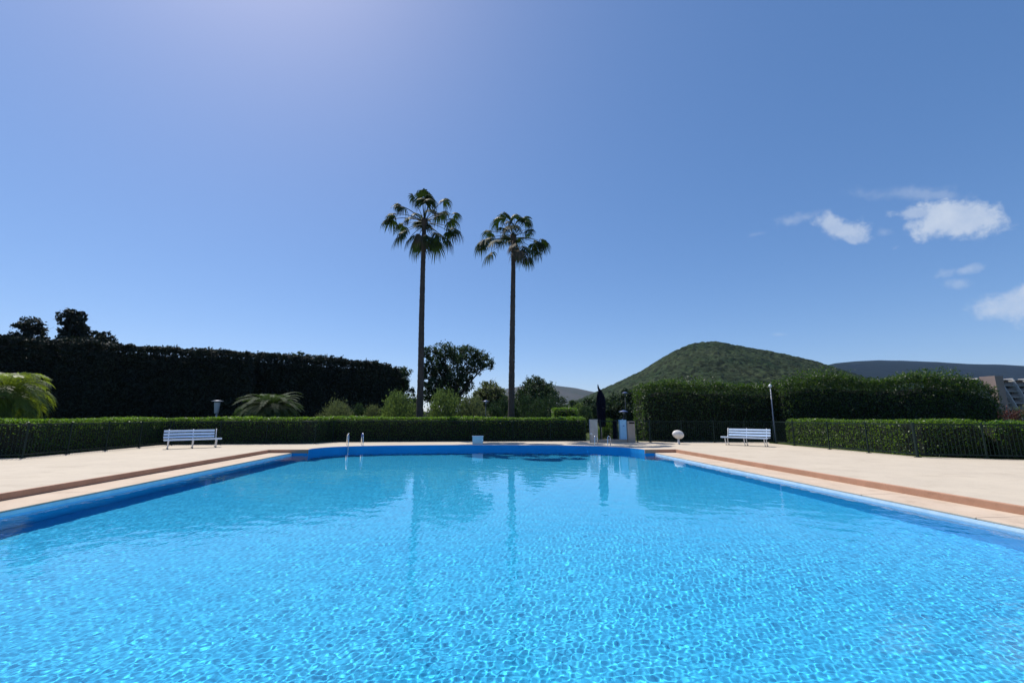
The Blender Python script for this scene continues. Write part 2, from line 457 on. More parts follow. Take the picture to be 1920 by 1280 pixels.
# deck: one concrete sheet with the pool cut out
inner = [(-XO - .06, -.71), (-XO - .06, YL + .06), (-7.6, YL + .06)] + arc[1:-1] + [(7.82, YR + .06), (XO + .06, YR + .06), (XO + .06, -.71)]
outer = [(-34, -6), (34, -6), (34, 7.6), (19.6, 13.3), (16.7, 14.9), (16.6, 23.0), (17.3, 24.0), (10.0, 25.3), (6.9, 27.2), (-9.2, 27.2), (-9.2, 25.2), (-16.6, 24.9), (-16.55, 17.5), (-34, 12.8)]
def holed(name, outer, inner, z, mat, label):
    P = [Vector((x, y, 0)) for x, y in outer] + [Vector((x, y, 0)) for x, y in inner]
    tri = tessellate_polygon([[Vector((x, y, 0)) for x, y in outer], [Vector((x, y, 0)) for x, y in inner]])
    fs = []
    for t in tri:
        a, b_, c = (P[i] for i in t)
        fs.append(t if (b_ - a).cross(c - a).z > 0 else tuple(reversed(t)))
    o = link(name, [(p.x, p.y, z) for p in P], fs, mat)
    tag(o, label, kind='structure')
holed('deck', outer, inner, 0.0, M['deck'], 'pale beige concrete deck round the pool')
BIG = 6000
holed('ground', [(-BIG, -BIG), (BIG, -BIG), (BIG, BIG), (-BIG, BIG)], [(x * .999, y) for x, y in outer], -.012, M['grass'], 'grass and soil of the garden and the plain beyond')

# ------------------------------------------------------------------ hills
def terrain(name, prof, Y, depth, step, bumps, mat, label, back=None, zc=0.0):
    """prof: ridge line as (px, py) of the photograph, surveyed at depth Y"""
    pts = [at(px, py, Y) for px, py in prof]
    rx = np.array([p.x for p in pts]); rz = np.array([p.z for p in pts])
    x = np.arange(rx.min() - max(0, rx[int(np.argmax(rz))]) / Y * depth, rx.max(), step); y = np.arange(Y - depth, Y + (back or depth), step * 1.2)
    X, YY_ = np.meshgrid(x, y)
    # heights follow the view fan so that the ridge keeps its outline across its depth
    t = np.clip(np.where(YY_ < Y, (Y - YY_) / depth, (YY_ - Y) / (back or depth)), 0, 1)
    Xc = rx[int(np.argmax(rz))]                        # the spur runs down towards the plain and narrows
    Xe = X + (Y - YY_) * (Xc / Y)
    h = np.interp(Xc + (Xe - Xc) * (1 + .9 * t * depth / Y / .6), rx, rz) * (.945 if bumps else 1.0)
    g = np.cos(t * math.pi / 2) ** 1.5
    Z = h * g + fbm(X, YY_, 3, 4, 8 / depth) * h.max() * .05 * np.sin(np.clip(t * 2, 0, 1) * math.pi / 2) * (1 - t)
    if bumps:
        Z += worley(X, YY_, bumps) * bumps * .85
    Z = np.where(t >= .999, -3, Z) - .5 * (t > .97)
    n_, m_ = X.shape
    ix = np.arange(n_ * m_).reshape(n_, m_)
    Fh = np.stack([ix[:-1, :-1], ix[:-1, 1:], ix[1:, 1:], ix[1:, :-1]], -1).reshape(-1, 4)
    o = quads(name, np.stack([X, YY_, Z], -1).reshape(-1, 3), Fh, mat, smooth=bool(not bumps))
    tag(o, label, kind='structure')
    return o

def worley(X, Y, cell, seed=4):
    """dome-like crowns packed together"""
    r = np.random.default_rng(seed)
    J = r.uniform(0, 1, (257, 263, 3))
    gx, gy = np.floor(X / cell).astype(int), np.floor(Y / cell).astype(int)
    best = np.full(X.shape, -9.0)
    for dx in (-1, 0, 1):
        for dy in (-1, 0, 1):
            a, b_ = (gx + dx), (gy + dy)
            j = J[a % 257, b_ % 263]
            px_, py_ = (a + j[..., 0]) * cell, (b_ + j[..., 1]) * cell
            d = np.hypot(X - px_, Y - py_) / cell
            best = np.maximum(best, (.55 + .6 * j[..., 2]) * np.sqrt(np.clip(1 - (d / (.55 + .45 * j[..., 2])) ** 2, 0, 1)))
    return np.clip(best, 0, 2)

M['forest'] = material('hill_forest', (.014, .026, .011), .9, color2=(.027, .036, .017), scale=.02, bump=1.6, bscale=.45, spec=.05, detail=10)
_nt = M['forest'].node_tree; _b = _nt.nodes['Principled BSDF']; _v = _nt.nodes.new('ShaderNodeTexVoronoi'); _v.inputs['Scale'].default_value = .24
_g = _nt.nodes.new('ShaderNodeNewGeometry'); _nt.links.new(_g.outputs['Position'], _v.inputs['Vector'])
_h = _nt.nodes.new('ShaderNodeHueSaturation'); _m = _nt.nodes.new('ShaderNodeMapRange'); _m.inputs[3].default_value = .25; _m.inputs[4].default_value = 2.1
_nt.links.new(_v.outputs['Color'], _m.inputs[0]); _nt.links.new(_m.outputs[0], _h.inputs['Value'])
_nt.links.new(_b.inputs['Base Color'].links[0].from_socket, _h.inputs['Color']); _nt.links.new(_h.outputs[0], _b.inputs['Base Color'])
M['scrub'] = material('far_scrub', (.055, .065, .05), .95, color2=(.085, .08, .07), scale=.004, bump=6, bscale=.02, spec=.05, detail=10)
M['farwood'] = material('far_woods', (.006, .014, .016), .95, color2=(.010, .020, .018), scale=.004, bump=8, bscale=.02, spec=.05, detail=10)
terrain('wooded_hill', [(980, 790), (1040, 772), (1085, 752), (1130, 732), (1165, 716), (1200, 700), (1235, 679), (1262, 664), (1290, 653), (1315, 648), (1345, 646), (1385, 652),
        (1440, 661), (1490, 671), (1540, 683), (1580, 697), (1640, 716), (1720, 742), (1820, 766), (1920, 780)], 620, 380, 1.8, 5.2, M['forest'],
        'rounded hill covered in dark green woods')
terrain('far_ridge', [(1420, 782), (1480, 730), (1530, 692), (1565, 683), (1600, 680), (1650, 677), (1700, 679), (1760, 681), (1820, 685), (1880, 686), (1960, 689), (2080, 700), (2300, 730), (2600, 775)],
        2600, 1100, 22, 0, M['farwood'], 'long low dark blue ridge far behind the buildings')
terrain('far_plateau', [(780, 780), (860, 752), (930, 733), (985, 724), (1045, 724), (1080, 728), (1108, 734), (1150, 742), (1230, 760), (1330, 780)],
        3200, 1300, 24, 0, M['scrub'], 'bare grey blue plateau far off between the trees and the hill')

# ------------------------------------------------------------------ foliage builders
def resample(path, st):
    out = []
    for (a, b_) in zip(path[:-1], path[1:]):
        L = math.dist(a, b_); n = max(1, round(L / st))
        for i in range(n): out.append((a[0] + (b_[0] - a[0]) * i / n, a[1] + (b_[1] - a[1]) * i / n))
    out.append(path[-1])
    return out

def hedge(name, path, width, height, leaf, dens, mat, label, cat, seed, rough=.06, group=None, tops=None, z0=0.0, aspect=.5, ragged=0.0, shoots=0, crest=0.0):
    """path = centre line; height = number or list of heights per path point"""
    root = tag(empty(name, (path[0][0], path[0][1], 0)), label, cat, group)
    r = np.random.default_rng(seed)
    hs = height if isinstance(height, (list, tuple)) else [height] * len(path)
    seg = [math.dist(a, b_) for a, b_ in zip(path[:-1], path[1:])]
    cum = np.concatenate([[0], np.cumsum(seg)]); Lt = cum[-1]
    px_, py_ = np.array([p[0] for p in path]), np.array([p[1] for p in path])
    def pos(s): return np.interp(s, cum, px_), np.interp(s, cum, py_), np.interp(s, cum, hs)
    def frame(s):
        x0, y0, _ = pos(np.clip(s - .15, 0, Lt)); x1, y1, _ = pos(np.clip(s + .15, 0, Lt))
        tx, ty = x1 - x0, y1 - y0; l = np.hypot(tx, ty) + 1e-9
        return tx / l, ty / l
    hm = max(hs)
    # leaves: two faces, top, two ends
    Ps = []
    nface = int(Lt * hm * dens)
    for side in (-1, 1):
        s = r.uniform(0, Lt, nface); u = r.uniform(0, 1, nface); x, y, h = pos(s); tx, ty = frame(s)
        z = u * h
        bul = rough * fbm(s * 1.0, z * 1.3, seed, 4, 2.2 / max(.3, hm * .3)) + rough * .5 * r.normal(size=nface)
        off = width / 2 * (1 - .12 * (u > .93)) + bul
        Ps.append(np.stack([x - ty * off * side, y + tx * off * side, z], 1))
    nt_ = int(Lt * width * dens * 1.5)
    s = r.uniform(0, Lt, nt_); w = r.uniform(-1, 1, nt_); x, y, h = pos(s); tx, ty = frame(s)
    z = h + rough * .8 * fbm(s, w * width, seed + 1, 4, 1.6) + ragged * np.abs(fbm(s, w * width, seed + 2, 3, 2.5)) * 1.6 + rough * .35 * r.normal(size=nt_) - .10 * h * (np.abs(w) > .9) * .3
    if ragged: z -= r.uniform(0, 1, nt_) ** 2 * ragged * 1.2
    Ps.append(np.stack([x - ty * w * width / 2, y + tx * w * width / 2, z], 1))
    for e in (0, Lt):
        n = int(width * hm * dens)
        s = np.full(n, float(e)); w = r.uniform(-1, 1, n); x, y, h = pos(s); tx, ty = frame(s)
        sg = -1 if e == 0 else 1
        k = rough * (fbm(w * width, r.uniform(0, 1, n) * h, seed + 4, 2, 2) + .4 * r.normal(size=n)) + .02
        Ps.append(np.stack([x - ty * w * width / 2 + tx * sg * k, y + tx * w * width / 2 + ty * sg * k, r.uniform(0, 1, n) * h], 1))
    P = np.concatenate(Ps)
    if ragged:
        nv = int(Lt * width * dens * .9); s = r.uniform(0, Lt, nv); w = r.uniform(-1, 1, nv); x, y, h = pos(s); tx, ty = frame(s)
        P = np.concatenate([P, np.stack([x - ty * w * width / 2, y + tx * w * width / 2, h - r.uniform(0, 1, nv) * min(.9, ragged * 4 + rough)], 1)])
    if crest: P[:, 2] += crest * np.clip(P[:, 2] / hm - .75, 0, 1) * 4 * fbm(P[:, 0], P[:, 1], seed + 9, 3, 1.3)
    dirs = None
    if shoots:                                    # young upright shoots standing above the top
        sp = []
        for i in range(shoots):
            s = r.uniform(0, Lt); w = r.uniform(-1, 1) * .9; (x, y, h) = pos(np.array([s])); tx, ty = frame(np.array([s]))
            L = ragged * r.uniform(.4, 1.8) * (1 + .6 * math.sin(s * .9 + seed)); lx, ly = r.normal(0, .12, 2)
            n = int(14 + L * 30)
            t = r.uniform(-.4, 1, n)
            sp.append(np.stack([x[0] - ty[0] * w * width / 2 + lx * t + r.normal(0, min(.10, ragged * .8), n), y[0] + tx[0] * w * width / 2 + ly * t + r.normal(0, .10, n), h[0] + L * t], 1))
        P = np.concatenate([P] + sp)
    P[:, 0] -= path[0][0]; P[:, 1] -= path[0][1]; P[:, 2] = np.maximum(P[:, 2], leaf * .3)
    fo = leaves('foliage', P, leaf, mat, root, r, aspect); fo['kind'] = 'stuff'
    # dark inside: a lumpy body of twigs
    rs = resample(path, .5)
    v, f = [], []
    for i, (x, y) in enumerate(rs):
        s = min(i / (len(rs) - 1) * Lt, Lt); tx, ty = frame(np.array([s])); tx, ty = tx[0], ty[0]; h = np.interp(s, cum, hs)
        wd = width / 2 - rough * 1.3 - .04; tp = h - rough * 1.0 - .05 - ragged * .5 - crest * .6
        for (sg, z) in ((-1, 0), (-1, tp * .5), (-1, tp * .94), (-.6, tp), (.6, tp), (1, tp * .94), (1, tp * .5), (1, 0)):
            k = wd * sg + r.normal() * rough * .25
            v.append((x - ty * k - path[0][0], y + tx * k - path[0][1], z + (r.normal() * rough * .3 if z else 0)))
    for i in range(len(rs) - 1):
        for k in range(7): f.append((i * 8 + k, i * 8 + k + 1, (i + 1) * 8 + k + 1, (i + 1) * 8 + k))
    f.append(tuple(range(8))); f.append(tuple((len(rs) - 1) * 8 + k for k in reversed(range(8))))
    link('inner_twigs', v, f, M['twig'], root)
    return root

def tree(name, base, top, width, mat, label, cat, seed, leaf=.22, nleaf=9000, trunk_r=.2, lobes=14, low=.28, flat=1.0, cl=.34, group=None, blobs=None, open_=1.0, lean=0.0):
    """tapered trunk, limbs to every leaf clump, leaf clumps spread through the crown"""
    root = tag(empty(name, (base[0], base[1], 0)), label, cat, group)
    r = np.random.default_rng(seed)
    H_, W_ = top, width / 2
    cs = []
    if blobs: cs = [np.array(b_, float) for b_ in blobs]
    else:
        for i in range(lobes * 20):
            if len(cs) >= lobes: break
            a, rr, u = r.uniform(0, 6.283), r.uniform(0, 1) ** .5, r.uniform(low, 1)
            env = math.sin(math.pi * min(1, max(0, (u - low) / (1 - low) * .82 + .16))) ** .6
            rad = W_ * cl * r.uniform(.75, 1.25)
            c = np.array([math.cos(a) * rr * (W_ - rad * .7) * env + lean * u, math.sin(a) * rr * (W_ - rad * .7) * env, u * H_ - rad * .6, rad])
            if all(np.linalg.norm(c[:3] - k[:3]) > .75 * min(c[3], k[3]) for k in cs): cs.append(c)
    mb = MB()
    tb = Vector((0, 0, 0)); th = H_ * (low + .18)
    tt = Vector((lean * .4 + r.normal() * W_ * .05, r.normal() * W_ * .05, th))
    mb.tube([tb, tb.lerp(tt, .08), tb.lerp(tt, .5) + Vector((r.normal() * .05 * W_, r.normal() * .05 * W_, 0)), tt], [trunk_r * 1.5, trunk_r, trunk_r * .85, trunk_r * .6], 9)
    mb.build('trunk', M['bark'], root, True)
    mb = MB()
    for c in cs:
        e = Vector(c[:3]); st = tb.lerp(tt, r.uniform(.55, 1.0))
        md = st.lerp(e, .5) + Vector((r.normal() * .08 * W_, r.normal() * .08 * W_, .05 * H_))
        mb.tube([st, md, e], [trunk_r * .42, trunk_r * .25, trunk_r * .08], 5)
        for q in range(3):
            e2 = e + Vector(r.normal(size=3) * c[3] * .55)
            mb.tube([md.lerp(e, .5), e2], [trunk_r * .12, trunk_r * .04], 4, False)
    mb.build('limbs', M['bark'], root, True)
    Ps = []
    vol = sum(c[3] ** 2 for c in cs)
    for c in cs:
        n = int(nleaf * c[3] ** 2 / vol)
        # small twig clusters inside each clump, so light and gaps come through
        k = max(5, int(n / 26)); d = r.normal(size=(k, 3)); d /= np.linalg.norm(d, axis=1)[:, None]
        tw = d * (r.uniform(.25, 1, k) ** (.45))[:, None] * c[3] * np.array([1, 1, .78 * flat])
        p = tw[r.integers(0, k, n)] + r.normal(size=(n, 3)) * c[3] * .13 * open_
        Ps.append(p + c[:3])
    P = np.concatenate(Ps)
    P = P[P[:, 2] > .05]
    fo = leaves('crown', P, leaf, mat, root, r, .55); fo['kind'] = 'stuff'
    return root

def shrub(name, x, y, h, w, mat, label, seed, leaf=.10, n=4500, cat='shrub', group=None, upright=.5):
    root = tag(empty(name, (x, y, 0)), label, cat, group)
    r = np.random.default_rng(seed)
    k = max(40, n // 22)
    a = r.uniform(0, 6.283, k); cz = r.uniform(0, 1, k); rr = r.uniform(.35, 1, k) ** .5
    prof = np.sqrt(np.clip(1 - (cz * 1.0) ** 2.4, 0, 1)) * (.85 + .2 * np.sin(a * 3 + seed) + .1 * np.sin(a * 5 + 2 * seed))
    tw = np.stack([np.cos(a) * rr * prof * w / 2, np.sin(a) * rr * prof * w / 2, cz * h * (.92 + .12 * np.sin(a * 2 + seed))], 1)
    i = r.integers(0, k, n)
    P = tw[i] + r.normal(size=(n, 3)) * np.array([.06, .06, .07]) * (h + w) * .5
    d = tw[i] / (np.linalg.norm(tw[i], axis=1)[:, None] + .01) + np.array([0, 0, upright])
    P[:, 2] = np.abs(P[:, 2]) + .02
    fo = leaves('foliage', P, leaf, mat, root, r, .45, dirs=d); fo['kind'] = 'stuff'
    mb = MB()
    for j in range(12):
        t = tw[r.integers(0, k)] * .9
        mb.tube([(r.normal() * .05, r.normal() * .05, 0), (t[0] * .4, t[1] * .4, t[2] * .55), tuple(t)], [.03, .02, .008], 5, False)
    mb.build('stems', M['bark'], root, True)
    return root

# low clipped hedges
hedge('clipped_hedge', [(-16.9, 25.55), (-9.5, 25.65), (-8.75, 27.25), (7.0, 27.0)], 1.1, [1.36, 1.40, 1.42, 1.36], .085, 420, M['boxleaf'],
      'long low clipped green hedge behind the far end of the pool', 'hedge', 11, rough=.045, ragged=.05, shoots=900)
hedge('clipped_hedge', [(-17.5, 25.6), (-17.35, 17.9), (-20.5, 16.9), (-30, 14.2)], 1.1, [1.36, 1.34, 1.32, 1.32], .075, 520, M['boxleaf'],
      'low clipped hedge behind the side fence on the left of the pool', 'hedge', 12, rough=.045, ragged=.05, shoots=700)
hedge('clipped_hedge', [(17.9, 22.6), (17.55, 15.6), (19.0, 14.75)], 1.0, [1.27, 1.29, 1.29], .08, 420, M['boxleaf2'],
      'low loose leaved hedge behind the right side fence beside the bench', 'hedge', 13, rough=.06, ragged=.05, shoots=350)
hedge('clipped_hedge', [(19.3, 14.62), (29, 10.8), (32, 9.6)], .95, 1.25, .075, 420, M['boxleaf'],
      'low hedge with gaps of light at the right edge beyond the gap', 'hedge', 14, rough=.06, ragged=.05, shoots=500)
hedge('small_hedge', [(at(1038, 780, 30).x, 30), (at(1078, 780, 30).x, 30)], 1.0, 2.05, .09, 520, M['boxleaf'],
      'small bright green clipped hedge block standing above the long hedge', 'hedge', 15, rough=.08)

# tall dark cypress hedges on the left
def topz(px, py, Y): return at(px, py, Y).z
pA = [(-60, 618, 31.4), (0, 632, 32.4), (60, 636, 33.2), (110, 640, 33.9), (160, 637, 34.2), (200, 645, 34.6), (250, 649, 35.5), (300, 653, 36.2), (380, 656, 37.0), (474, 660, 37.6)]
hedge('cypress_hedge', [(at(p[0], p[1], p[2]).x, p[2]) for p in pA], 1.8, [at(*p).z - .15 for p in pA], .26, 120, M['cypress'],
      'tall dark cypress hedge at the far left behind the bench', 'hedge', 21, rough=.17, ragged=.14, aspect=.4, crest=.42, shoots=200)
pB = [(483, 662, 39.4), (540, 668, 40.3), (600, 671, 41.2), (650, 676, 42.5), (700, 680, 44.6), (738, 692, 47.5)]
hedge('cypress_hedge', [(at(p[0], p[1], p[2]).x, p[2]) for p in pB], 1.8, [at(*p).z - .15 for p in pB], .28, 110, M['cypress'],
      'tall dark cypress hedge from the narrow gap to the tall palms', 'hedge', 22, rough=.2, ragged=.2, aspect=.4, crest=.5, shoots=200)
# tall leafy hedges on the right
pC = [(1196, 722, 26.6), (1240, 716, 26.6), (1300, 718, 26.5), (1370, 722, 26.3), (1440, 720, 26.0)]
hedge('leafy_hedge', [(at(p[0], p[1], p[2]).x, p[2]) for p in pC], 1.9, [at(*p).z - .15 for p in pC], .12, 260, M['tallleaf'],
      'tall dark leafy hedge behind the round white lamp and the gate', 'hedge', 23, rough=.17, ragged=.26, shoots=200, crest=.25)
pD = [(1452, 716, 25.2), (1500, 708, 25.0), (1560, 708, 24.8), (1610, 712, 24.5), (1660, 712, 24.2), (1720, 706, 24.0), (1790, 712, 24.0), (1835, 728, 24.0)]
hedge('leafy_hedge', [(at(p[0], p[1], p[2]).x, p[2]) for p in pD], 1.9, [at(*p).z - .15 for p in pD], .12, 260, M['tallleaf'],
      'tall leafy hedge with bright ragged top behind the low right hedge', 'hedge', 24, rough=.17, ragged=.34, shoots=320, crest=.34)

# trees
def T(name, px0, px1, ptop, Y, mat, label, seed, cat='tree', **k):
    a, b_ = at(px0, 780, Y), at(px1, 780, Y)
    return tree(name, ((a.x + b_.x) / 2, Y), at((px0 + px1) / 2, ptop, Y).z, (b_.x - a.x), mat, label, cat, seed, **k)
T('conifer', -20, 66, 594, 52, M['cypress'], 'dark conifer behind the hedge at the left edge of the view', 31, leaf=.34, nleaf=9000, lobes=24, cl=.42, low=.5, group='dark conifers behind the cypress hedge')
T('conifer', 64, 146, 580, 52, M['cypress'], 'tallest and densest of the dark conifers behind the hedge', 32, leaf=.34, nleaf=18000, lobes=40, cl=.45, low=.45, group='dark conifers behind the cypress hedge')
T('conifer', 128, 198, 616, 55, M['cypress'], 'low flat topped dark conifer behind the hedge right of the tall one', 33, leaf=.34, nleaf=8000, lobes=20, cl=.42, low=.55, group='dark conifers behind the cypress hedge')
T('round_tree', 520, 580, 657, 60, M['treeleaf'], 'pale rounded tree top showing above the cypress hedge', 34, leaf=.3, nleaf=4000, lobes=12, cl=.45, low=.5)
T('feathery_tree', 715, 785, 688, 50, M['treeleaf'], 'loose feathery tree at the end of the cypress hedge', 35, leaf=.24, nleaf=10000, lobes=26, cl=.34, low=.15, open_=1.4)
# broad tree between the palms: clumps measured one by one
Y = 52.0
def blob(px, py, r, dy=0.0, X0=0.0):
    p = at(px, py, Y + dy); return (p.x - X0, dy, p.z, r)
bx = at(852, 780, Y).x
bl = [blob(*q, X0=bx) for q in ((812, 664, 1.2, .5), (835, 655, 1.2, -.5), (858, 660, 1.15, 1), (880, 664, 1.25, 0), (900, 670, 1.1, .8), (912, 682, .95, -.6), (893, 688, 1.15, .5), (868, 680, 1.25, -.8),
      (843, 680, 1.35, .3), (818, 684, 1.25, -.4), (806, 700, 1.1, .6), (829, 704, 1.3, .9), (852, 706, 1.3, -.7), (876, 704, 1.0, .2), (815, 722, 1.25, -.3), (838, 726, 1.4, .4), (862, 726, 1.3, .5), (805, 738, 1.2, .2),
      (880, 722, .9, .9), (850, 742, 1.4, .1), (822, 745, 1.4, .7), (797, 662, .7, 0), (796, 690, .8, .2), (800, 715, .8, .5))]
tree('broad_tree', (bx, Y), at(850, 645, Y).z, 9.0, M['treeleaf'], 'broad dark tree with a spreading crown between the two tall palms', 'tree', 36, leaf=.26, nleaf=20000, trunk_r=.42, blobs=bl, low=.2, open_=1.1)
T('garden_tree', 876, 962, 712, 58, M['greyleaf'], 'rounded olive green tree left of the right palm trunk', 37, leaf=.30, nleaf=16000, lobes=34, cl=.4, low=.15)
T('garden_tree', 950, 1062, 705, 54, M['treeleaf'], 'bushy green tree right of the right palm trunk', 38, leaf=.28, nleaf=26000, lobes=44, cl=.38, low=.1)
for i, (a, b_, t, Yd) in enumerate(((1050, 1100, 752, 74), (1084, 1140, 744, 82), (1122, 1182, 736, 88), (1150, 1215, 726, 84), (1195, 1270, 722, 80))):
    T('distant_tree', a, b_, t, Yd, M['treeleaf'], ('smallest distant tree left of the closed parasol', 'distant tree rising behind the closed parasol', 'distant tree between the parasol and the blue lamp', 'distant tree behind the blue topped lamps', 'distant tree where the tall right hedge begins')[i],
      50 + i, leaf=.42, nleaf=12000, lobes=26, cl=.42, low=.08)
def S(name, px0, px1, ptop, Y, mat, label, seed, **k):
    a, b_ = at(px0, 780, Y), at(px1, 780, Y)
    return shrub(name, (a.x + b_.x) / 2, Y, at((px0 + px1) / 2, ptop, Y).z, b_.x - a.x, mat, label, seed, **k)
S('round_shrub', 588, 672, 752, 31, M['greyleaf'], 'round grey green shrub in front of the dark cypress hedge', 61, leaf=.13, n=5500)
S('spreading_shrub', 672, 722, 762, 31.5, M['greyleaf'], 'low olive shrub between the round shrub and the left palm', 62, leaf=.12, n=2600)
S('leafy_shrub', 702, 786, 741, 32.5, M['lightleaf'], 'light green leafy shrub just left of the left palm trunk', 63, leaf=.16, n=5500)
S('oleander_shrub', 792, 872, 734, 33, M['lightleaf'], 'tall pale green shrub just right of the left palm trunk', 64, leaf=.16, n=7500, upright=1.4)
S('oleander_shrub', 850, 908, 746, 33.5, M['greyleaf'], 'olive shrub leaning out from behind the tall pale green one', 65, leaf=.15, n=4000, upright=1.0)
for i, (a, b_, t, Yd, lb) in enumerate(((898, 950, 758, 38, 'dark low shrub beside the blue topped lamp between the palms'), (940, 985, 762, 40, 'dark shrub hiding the foot of the right palm trunk'), (978, 1040, 750, 39, 'dark green shrub right of the right palm foot'), (1075, 1118, 766, 40, 'low dark shrub left of the closed parasol'))):
    S('dark_shrub', a, b_, t, Yd, M['treeleaf'], lb, 66 + i, leaf=.17, n=3800)
S('red_leaf_shrub', 1852, 1910, 768, 34, material('reddish_leaf', (.10, .03, .02), .6, island=.5, transl=.2), 'dark reddish shrub in front of the apartment block', 72, leaf=.16, n=2600)
S('dark_shrub', 1893, 1990, 764, 33, M['greyleaf'], 'dark olive shrub at the right edge before the apartments', 73, leaf=.16, n=3800)

# ------------------------------------------------------------------ tall fan palms
def fan_palm(name, base, pts, crown_r, fronds, label, seed):
    """pts: trunk centre line (world), last point = growing point"""
    root = tag(empty(name, (base[0], base[1], 0)), label, 'palm tree', 'tall fan palms behind the hedge')
    r = random.Random(seed)
    o0 = Vector((base[0], base[1], 0))
    P = [Vector(p) - o0 for p in pts]
    # trunk with leaf-scar rings
    dense, rad = [], []
    tot = P[-1].z
    n = 110
    for i in range(n + 1):
        z = tot * i / n
        for a, b_ in zip(P[:-1], P[1:]):
            if a.z <= z <= b_.z + 1e-6: q = a.lerp(b_, (z - a.z) / (b_.z - a.z)); break
        t = z / tot
        rr = .238 * (1 + .45 * math.exp(-z / .7)) * (1 - .36 * t) + (.10 * max(0, (t - .95) / .05))
        rr *= 1 + .05 * r.uniform(-1, 1) + .03 * (i % 2)
        dense.append(q); rad.append(rr)
    MB().tube(dense, rad, 14).build('trunk', M['palmtrunk'], root, True)
    top = P[-1]
    for i, (hx, hz_, sz) in enumerate(fronds):
        Lr = r.uniform(1.9, 2.5)
        k2 = Lr * Lr - hx * hx - hz_ * hz_
        hy = math.sqrt(k2) * (1 if i % 2 else -1) * r.uniform(.6, 1) if k2 > .05 else r.uniform(-.4, .4)
        hub0 = top + Vector((hx * .97, hy * .85, hz_ * (.74 if hz_ > 0 else .95)))
        dead = sz < 0
        bl_ = abs(sz) * crown_r * .36 * r.uniform(.92, 1.08)
        h_ = Vector((hx, hy, 0)); hn = h_.normalized() if h_.length > .01 else Vector((0, 0, 0))
        st = top + hn * .09 + Vector((0, 0, -.15 - .25 * max(0, -hz_)))
        md = st.lerp(hub0, .5) + Vector((0, 0, .16 * h_.length))
        pp = []
        for k in range(6):
            t = k / 5
            pp.append(st * (1 - t) ** 2 + md * 2 * t * (1 - t) + hub0 * t * t)
        mb = MB(); mb.tube(pp, [.035, .030, .026, .022, .018, .014], 4, False)
        hub = pp[-1]; ax_ = (pp[-1] - pp[-2]).normalized()
        side = ax_.cross(Vector((0, 0, 1)))
        side = side.normalized() if side.length > .05 else Vector((1, 0, 0))
        side = (Matrix.Rotation(r.uniform(-.5, .5), 3, ax_) @ side)
        nrm = side.cross(ax_).normalized()
        ns = 24
        for k in range(ns):
            a = (k / (ns - 1) - .5) * R(250) + r.uniform(-.04, .04)
            dd = ax_ * math.cos(a) + side * math.sin(a) + nrm * (-.18 * abs(math.sin(a)))
            dd.normalize()
            ln = bl_ * (.72 + .28 * math.cos(a * .6)) * r.uniform(.85, 1.08)
            w = ln * .060
            sd = dd.cross(nrm).normalized()
            p1 = hub + dd * ln * .5 + Vector((0, 0, -.05 * ln)); p2 = hub + dd * ln * .78 + Vector((0, 0, -.32 * ln)); p3 = hub + dd * ln * .90 + Vector((0, 0, -.75 * ln * r.uniform(.7, 1.2)))
            b0 = len(mb.v)
            fold = nrm * w * .6
            mb.v += [tuple(hub), tuple(p1 - sd * w + fold), tuple(p1 + sd * w + fold), tuple(p2 - sd * w * .6), tuple(p2 + sd * w * .6), tuple(p3)]
            mb.f += [(b0, b0 + 2, b0 + 1), (b0 + 1, b0 + 2, b0 + 4, b0 + 3), (b0 + 3, b0 + 4, b0 + 5)]
        o = mb.build('frond', M['deadleaf'] if dead else M['palmleaf'], root)
        if dead: o['label'] = 'brown dry frond hanging below the crown'
YP = 30.0
def zf(cx, cz, lst): return [((x - cx) * .0092, (cz - z) * .0092, q) for x, z, q in lst]
fr_l = zf(490, 300, [(485, 205, .75), (455, 165, .8), (540, 175, .8), (425, 265, .6), (560, 235, .65), (500, 260, .6), (240, 295, .7), (560, 400, .8), (300, 150, .85), (275, 130, .6), (405, 105, .7), (440, 175, .9), (490, 110, 1.0), (530, 130, .9), (510, 190, .9), (600, 150, 1.0), (650, 160, .8), (700, 235, .8), (745, 225, .6),
    (225, 310, .85), (195, 325, .6), (300, 330, .7), (385, 360, .7), (300, 440, .95), (330, 430, .7), (420, 470, 1.0), (390, 500, .7), (450, 430, .9), (640, 320, .75), (690, 375, .9), (750, 400, .8), (570, 450, 1.0), (620, 470, .95), (680, 470, .7), (545, 490, .8), (450, 240, .7), (480, 480, -.9)])
fr_r = zf(1205, 430, [(1200, 330, .8), (1165, 350, .7), (1245, 340, .7), (1215, 400, .6), (1160, 420, .6), (965, 490, .8), (1420, 480, .8), (1010, 345, .8), (1075, 365, .9), (1180, 290, 1.0), (1140, 295, .9), (1225, 275, .95), (1290, 300, .8), (1355, 310, .55), (1300, 380, .7), (1255, 380, .8), (990, 470, 1.0), (945, 505, .8),
    (1065, 535, 1.0), (1015, 550, .9), (1110, 430, .7), (1400, 460, .95), (1455, 465, .8), (1390, 525, .75), (1310, 460, .7), (1240, 500, .8), (1310, 570, .85), (1340, 605, .6), (1245, 620, -1.0), (1265, 560, .8), (1190, 560, -.6), (1165, 370, .8)])
pl = [at(787, 781, YP), at(789, 700, YP), at(790.5, 600, YP), at(793, 500, YP), at(796, 411, YP)]; pl[0].z = 0; 
fan_palm('fan_palm', (pl[0].x, YP), pl, 3.1, fr_l, 'taller fan palm, left one of the two behind the pool', 7)
pr = [at(958, 781, YP), at(959.5, 700, YP), at(961, 600, YP), at(962.5, 500, YP), at(962.5, 441, YP)]; pr[0].z = 0
fan_palm('fan_palm', (pr[0].x, YP), pr, 3.0, fr_r, 'shorter fan palm on the right, its crown ragged and lower', 8)

